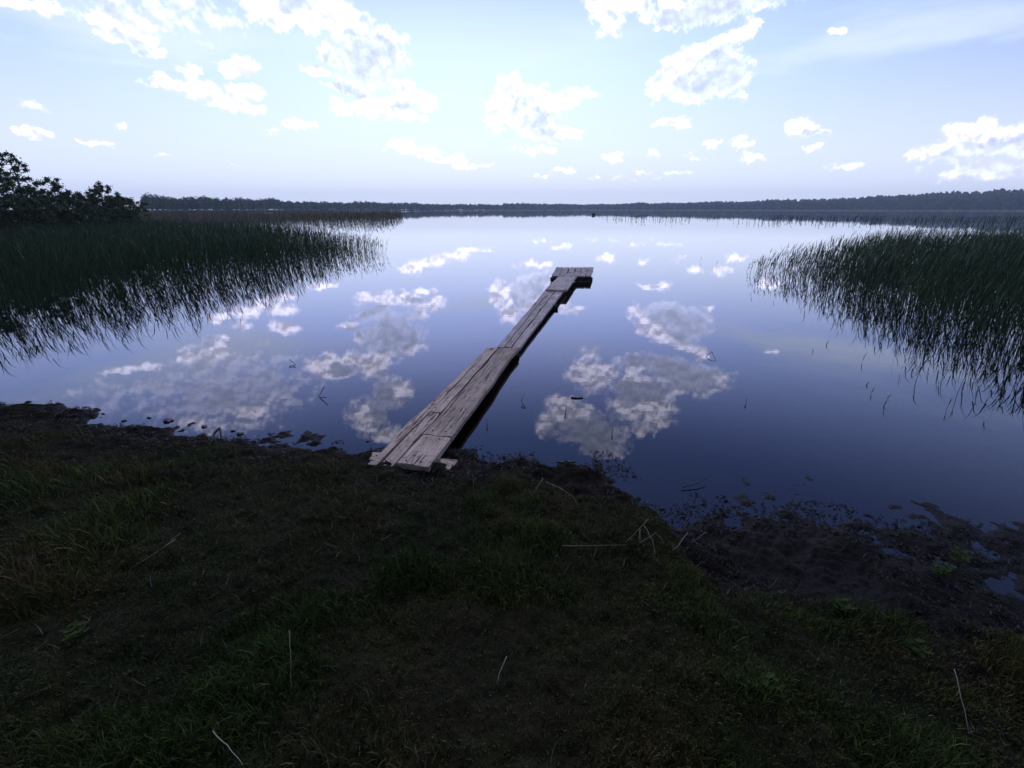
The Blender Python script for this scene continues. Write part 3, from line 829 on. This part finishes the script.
# a rope-thin crack line is in the grain; loose board end under the bank side
# ---------------------------------------------------------------- boat far out
def make_boat(x, y):
    root = empty('rowing_boat', (x, y, 0), R(78))
    tag(root, 'tiny dark boat alone far out near the middle of the lake', 'boat')
    bm = bmesh.new(); rows = []
    for k in range(9):
        t = k/8; wdt = .62*math.sin(math.pi*(.12+.80*t))**.7*(1 if k < 8 else .3); sheer = .36+.22*(2*t-1)**2
        prof = [(-1, sheer), (-.85, .12), (-.45, -.06), (.45, -.06), (.85, .12), (1, sheer)]
        rows.append([bm.verts.new(((t-.5)*3.2, u_*wdt, zz)) for u_, zz in prof])
    for k in range(8):
        for q in range(5): bm.faces.new((rows[k][q], rows[k+1][q], rows[k+1][q+1], rows[k][q+1]))
    bm.faces.new(rows[0]); bm.faces.new(rows[8][::-1])
    me = bpy.data.meshes.new('hull'); bm.to_mesh(me); bm.free(); me.materials.append(M_twig)
    o = bpy.data.objects.new('hull', me); C.objects.link(o); o.parent = root
    md = o.modifiers.new('solid', 'SOLIDIFY'); md.thickness = .03
    for xx in (-.7, .4):
        bb = board('thwart', (xx, -.55), (xx, .55), .22, .22, .03, .3, .3, M_twig, root, segs=3)
bp_ = at(593.5, 215.2); make_boat(bp_.x, bp_.y)

# ---------------------------------------------------------------- single straws, twigs, clods
def stalk(name, pts, r0, r1, material, label, cat, zoff=.012, group=None, tonec=1.0, floating=False):
    P3 = []
    for q in pts:
        px, py = q[:2]; lift = q[2] if len(q) > 2 else 0
        g = at(px, py, 0)
        if not floating:
            for _ in range(4): g = at(px, py, max(0, hz(g.x, g.y))+lift)
            P3.append(Vector((g.x, g.y, g.z+zoff)))
        else: P3.append(Vector((g.x, g.y, lift+zoff)))
    o0 = P3[0].copy()
    # smooth
    fine = []
    for k in range(len(P3)-1):
        a_, b_ = P3[k], P3[k+1]
        for t in (0, .33, .66): fine.append(a_.lerp(b_, t)+Vector((random.uniform(-.002, .002), random.uniform(-.002, .002), random.uniform(0, .002))))
    fine.append(P3[-1])
    n = len(fine)
    V, F_ = tube_np([p-o0 for p in fine], [r0+(r1-r0)*k/(n-1) for k in range(n)], 6)
    me = mesh_np(name, np.array([tuple(q) for q in V]), F_, material, col=np.full((len(V), 3), tonec), smooth_=True)
    me.location = o0
    return tag(me, label, cat, group)
G1 = 'pale straws lying on the bank'
for lab, tn, *pts in [
 ('pale dry straw sticking up from the grass at the bottom edge, left of centre', 1.2, (214,734,.03),(228,748,.03),(244,768,.03)),
 ('short bright straw with a fork, lying in the grass below the jetty', 1.1, (507,660,.03),(501,672,.03),(497,686,.02)),
 ('long thin vertical straw in the grass left of the forked one', .8, (290,634,.03),(291,655,.03),(292,690,.02)),
 ('long straw leaning right on the bank left of the jetty', .8, (176,542,.02),(155,556,.02),(130,572,.01)),
 ('arched pale reed stalk on the mud right of the jetty', 1.0, (546,484,.05),(560,490,.06),(572,498,.05),(580,510,.01)),
 ('straight pale stalk left of the arched reed stalk', .9, (543,480,.05),(538,488,.03),(534,495,.01)),
 ('long horizontal straw on the mud edge below the arched stalk', .9, (562,548,.015),(590,548,.02),(625,547,.01)),
 ('left straw of the crossed tangle by the muddy flat', 1.1, (648,521,.06),(640,530,.04),(625,545,.01)),
 ('curved right straw of the crossed tangle by the muddy flat', 1.1, (644,528,.06),(652,542,.05),(655,560,.01)),
 ('low bent straw inside the crossed tangle', 1.0, (640,532,.05),(640,545,.05),(656,535,.03),(664,545,.01)),
 ('thin straw on the mud, first right of the crossed tangle', .9, (687,535,.04),(678,548,.02),(672,553,.01)),
 ('straw leaning up right, farthest right of the shore straws', .8, (706,534,.05),(694,543,.02)),
 ('straight thin straw standing in the grass at the lower right', .7, (953,672,.05),(960,700,.03),(968,738,.01)),
 ('long thin straw on the grass at the far left', .6, (150,560,.01),(170,545,.03),(181,535,.04)),
 ]:
    stalk('dry_straw', pts, .0016, .0008, M_straw, lab, 'straw', group=G1, tonec=tn)
G2 = 'dark twigs and reed scraps floating on the lake'
for lab, *pts in [
 ('dark short stick floating flat on the cloud reflection right of the jetty', (571,398),(577,398.5),(583,398)),
 ('bent dark twig poking from the water left of the jetty', (325,392,.05),(319,397,.0),(328,405,0)),
 ('small bent twig on the water, farther left than the bent dark twig', (289,367,0),(296,366,.01),(290,362,.03)),
 ('small hooked twig in the water just right of the jetty', (525,408,.0),(521,404,.03),(524,400,.05)),
 ('curved thin stem in the water by the large cloud reflection', (706,357,.0),(711,356,.05),(716,361,.0)),
 ('tiny upright stem in the water below the hooked twig', (487,430,0),(487,424,.04)),
 ('tiny upright stem in the water under the floating stick', (565,418,0),(566,410,.04)),
 ('tiny upright stem right of the floating stick in the cloud reflection', (612,439,0),(612,431,.04)),
 ('dark upright stem in the blue water at the right', (745,408,0),(746,402,.03)),
 ('dark flat stick beached at the water line right of the jetty', (557,464,.01),(566,464.5,.01),(576,463.5,.01)),
 ('dark thin stick in the shallow mud water at the right', (682,489,.01),(697,486,.02),(706,482,.03)),
 ]:
    thick = 'flat' in lab
    stalk('floating_twig', pts, .009 if thick else .004, .006 if thick else .0025, M_twig, lab, 'twig', zoff=.003, group=G2, floating=True)
# tangled root at the water's edge
for lab, pts in (('twisted black root looping up at the water edge on the left', [(200,437,.0),(207,441,.05),(212,446,.03),(216,440,.05),(222,437,.07),(223,443,.03),(218,448,.0)]),):
    stalk('root', pts, .012, .006, M_twig, lab, 'root', zoff=.005, floating=True)
def clod(px, py, s, label):
    q = at(px, py); bm = bmesh.new(); bmesh.ops.create_icosphere(bm, subdivisions=3, radius=s)
    ph = random.uniform(0, 50)
    for v_ in bm.verts:
        n_ = mnoise.fractal(v_.co*(2.2/s*.6)+Vector((ph, 0, 0)), 1.0, 2.0, 4)
        v_.co *= 1+.45*n_; v_.co.z *= .45; v_.co.x *= 1.35
    me = bpy.data.meshes.new('mud_clod'); bm.to_mesh(me); bm.free(); me.materials.append(M_mud); me.shade_smooth()
    o = bpy.data.objects.new('mud_clod', me); C.objects.link(o); o.location = (q.x, q.y, max(0, hz(q.x, q.y))+.004); o.rotation_euler = (0, 0, random.uniform(0, 6))
    tag(o, label, 'mud clod', 'black mud clods in the shallows')
for px, py, s, lab in [(168,421,.032,'wide black mud clod in the shallows, largest on the left'),(204,427,.018,'black mud clod right of the largest one, with pale foam beside it'),(149,418,.014,'small mud clod just left of the largest one'),
    (233,431,.013,'small round clod above the twisted root'),(240,434,.020,'flat clod touching the small round one above the root'),(124,421,.013,'mud clod in the shallows nearest the left edge'),(103,414,.010,'tiny clod at far left end of the row'),(368,441,.012,'tiny clod on the water beside the jetty foot')]:
    clod(px, py, s, lab)
# leafy weeds on the lower right bank
def weed(px, py, h, label):
    g = at(px, py)
    for _ in range(4): g = at(px, py, hz(g.x, g.y))
    root = empty('weed', (g.x, g.y, g.z)); tag(root, label, 'plant', 'leafy weeds on the right bank')
    SV, SF, LV, LF = [], [], [], []
    for k in range(5):
        a_ = k*1.3+random.random(); ht = h*random.uniform(.6, 1)
        pts = [(0, 0, 0), (math.cos(a_)*ht*.2, math.sin(a_)*ht*.2, ht*.6), (math.cos(a_)*ht*.5, math.sin(a_)*ht*.5, ht)]
        v_, f_ = tube_np(pts, [.0016, .0012, .0008], 5); o_ = len(SV); SV += v_; SF += [[i_+o_ for i_ in ff] for ff in f_]
        for q in range(6):
            t = .35+.65*q/5; p = Vector(pts[1]).lerp(Vector(pts[2]), max(0, (t-.6)/.4)) if t > .6 else Vector(pts[0]).lerp(Vector(pts[1]), t/.6)
            b_ = a_+q*2.1; d_ = Vector((math.cos(b_), math.sin(b_), random.uniform(.0, .5))); s_ = Vector((-math.sin(b_), math.cos(b_), 0)); ll = .03*random.uniform(.7, 1.3)
            o_ = len(LV); LV += [p, p+d_*ll*.5+s_*ll*.28, p+d_*ll, p+d_*ll*.5-s_*ll*.28, p+d_*ll*.5+Vector((0, 0, -.003))]
            LF += [[o_, o_+4, o_+1], [o_+1, o_+4, o_+2], [o_+2, o_+4, o_+3], [o_+3, o_+4, o_]]
    mesh_np('stem', SV, SF, M_leaf, root, np.full((len(SV), 3), 1.0))
    mesh_np('leaves', LV, LF, M_weed, root, np.full((len(LV), 3), 1.1))
for px, py, h, lab in [(958,566,.12,'tallest leafy weed at the edge of the muddy flat on the right'),(938,578,.08,'smaller weed left of the tallest one by the mud flat'),(840,612,.06,'low broad weed in the grass left of the mud flat weeds'),(912,655,.06,'low weed in the dark grass at the lower right'),(768,690,.04,'tiny pale weed near the bottom edge right of centre'),(80,640,.06,'small weed in the grass at the lower left')]:
    weed(px, py, h, lab)

# ---------------------------------------------------------------- air
HZ = True
if HZ:
    bm = bmesh.new(); bmesh.ops.create_cube(bm, size=1)
    for v_ in bm.verts: v_.co = Vector((v_.co.x*2800, v_.co.y*2800, (v_.co.z+.5)*52-6))
    me = bpy.data.meshes.new('haze'); bm.to_mesh(me); bm.free()
    def m_haze(t, out):
        s = T(t); vol = s.n('ShaderNodeVolumePrincipled'); vol.inputs['Density'].default_value = .00042
        vol.inputs['Color'].default_value = (.76, .86, 1.0, 1); vol.inputs['Anisotropy'].default_value = .2
        s.l(vol.outputs[0], out.inputs['Volume'])
    me.materials.append(mat('haze_air', m_haze))
    o = bpy.data.objects.new('haze', me); C.objects.link(o); tag(o, 'thin pale haze over the lake', 'haze', kind='stuff')
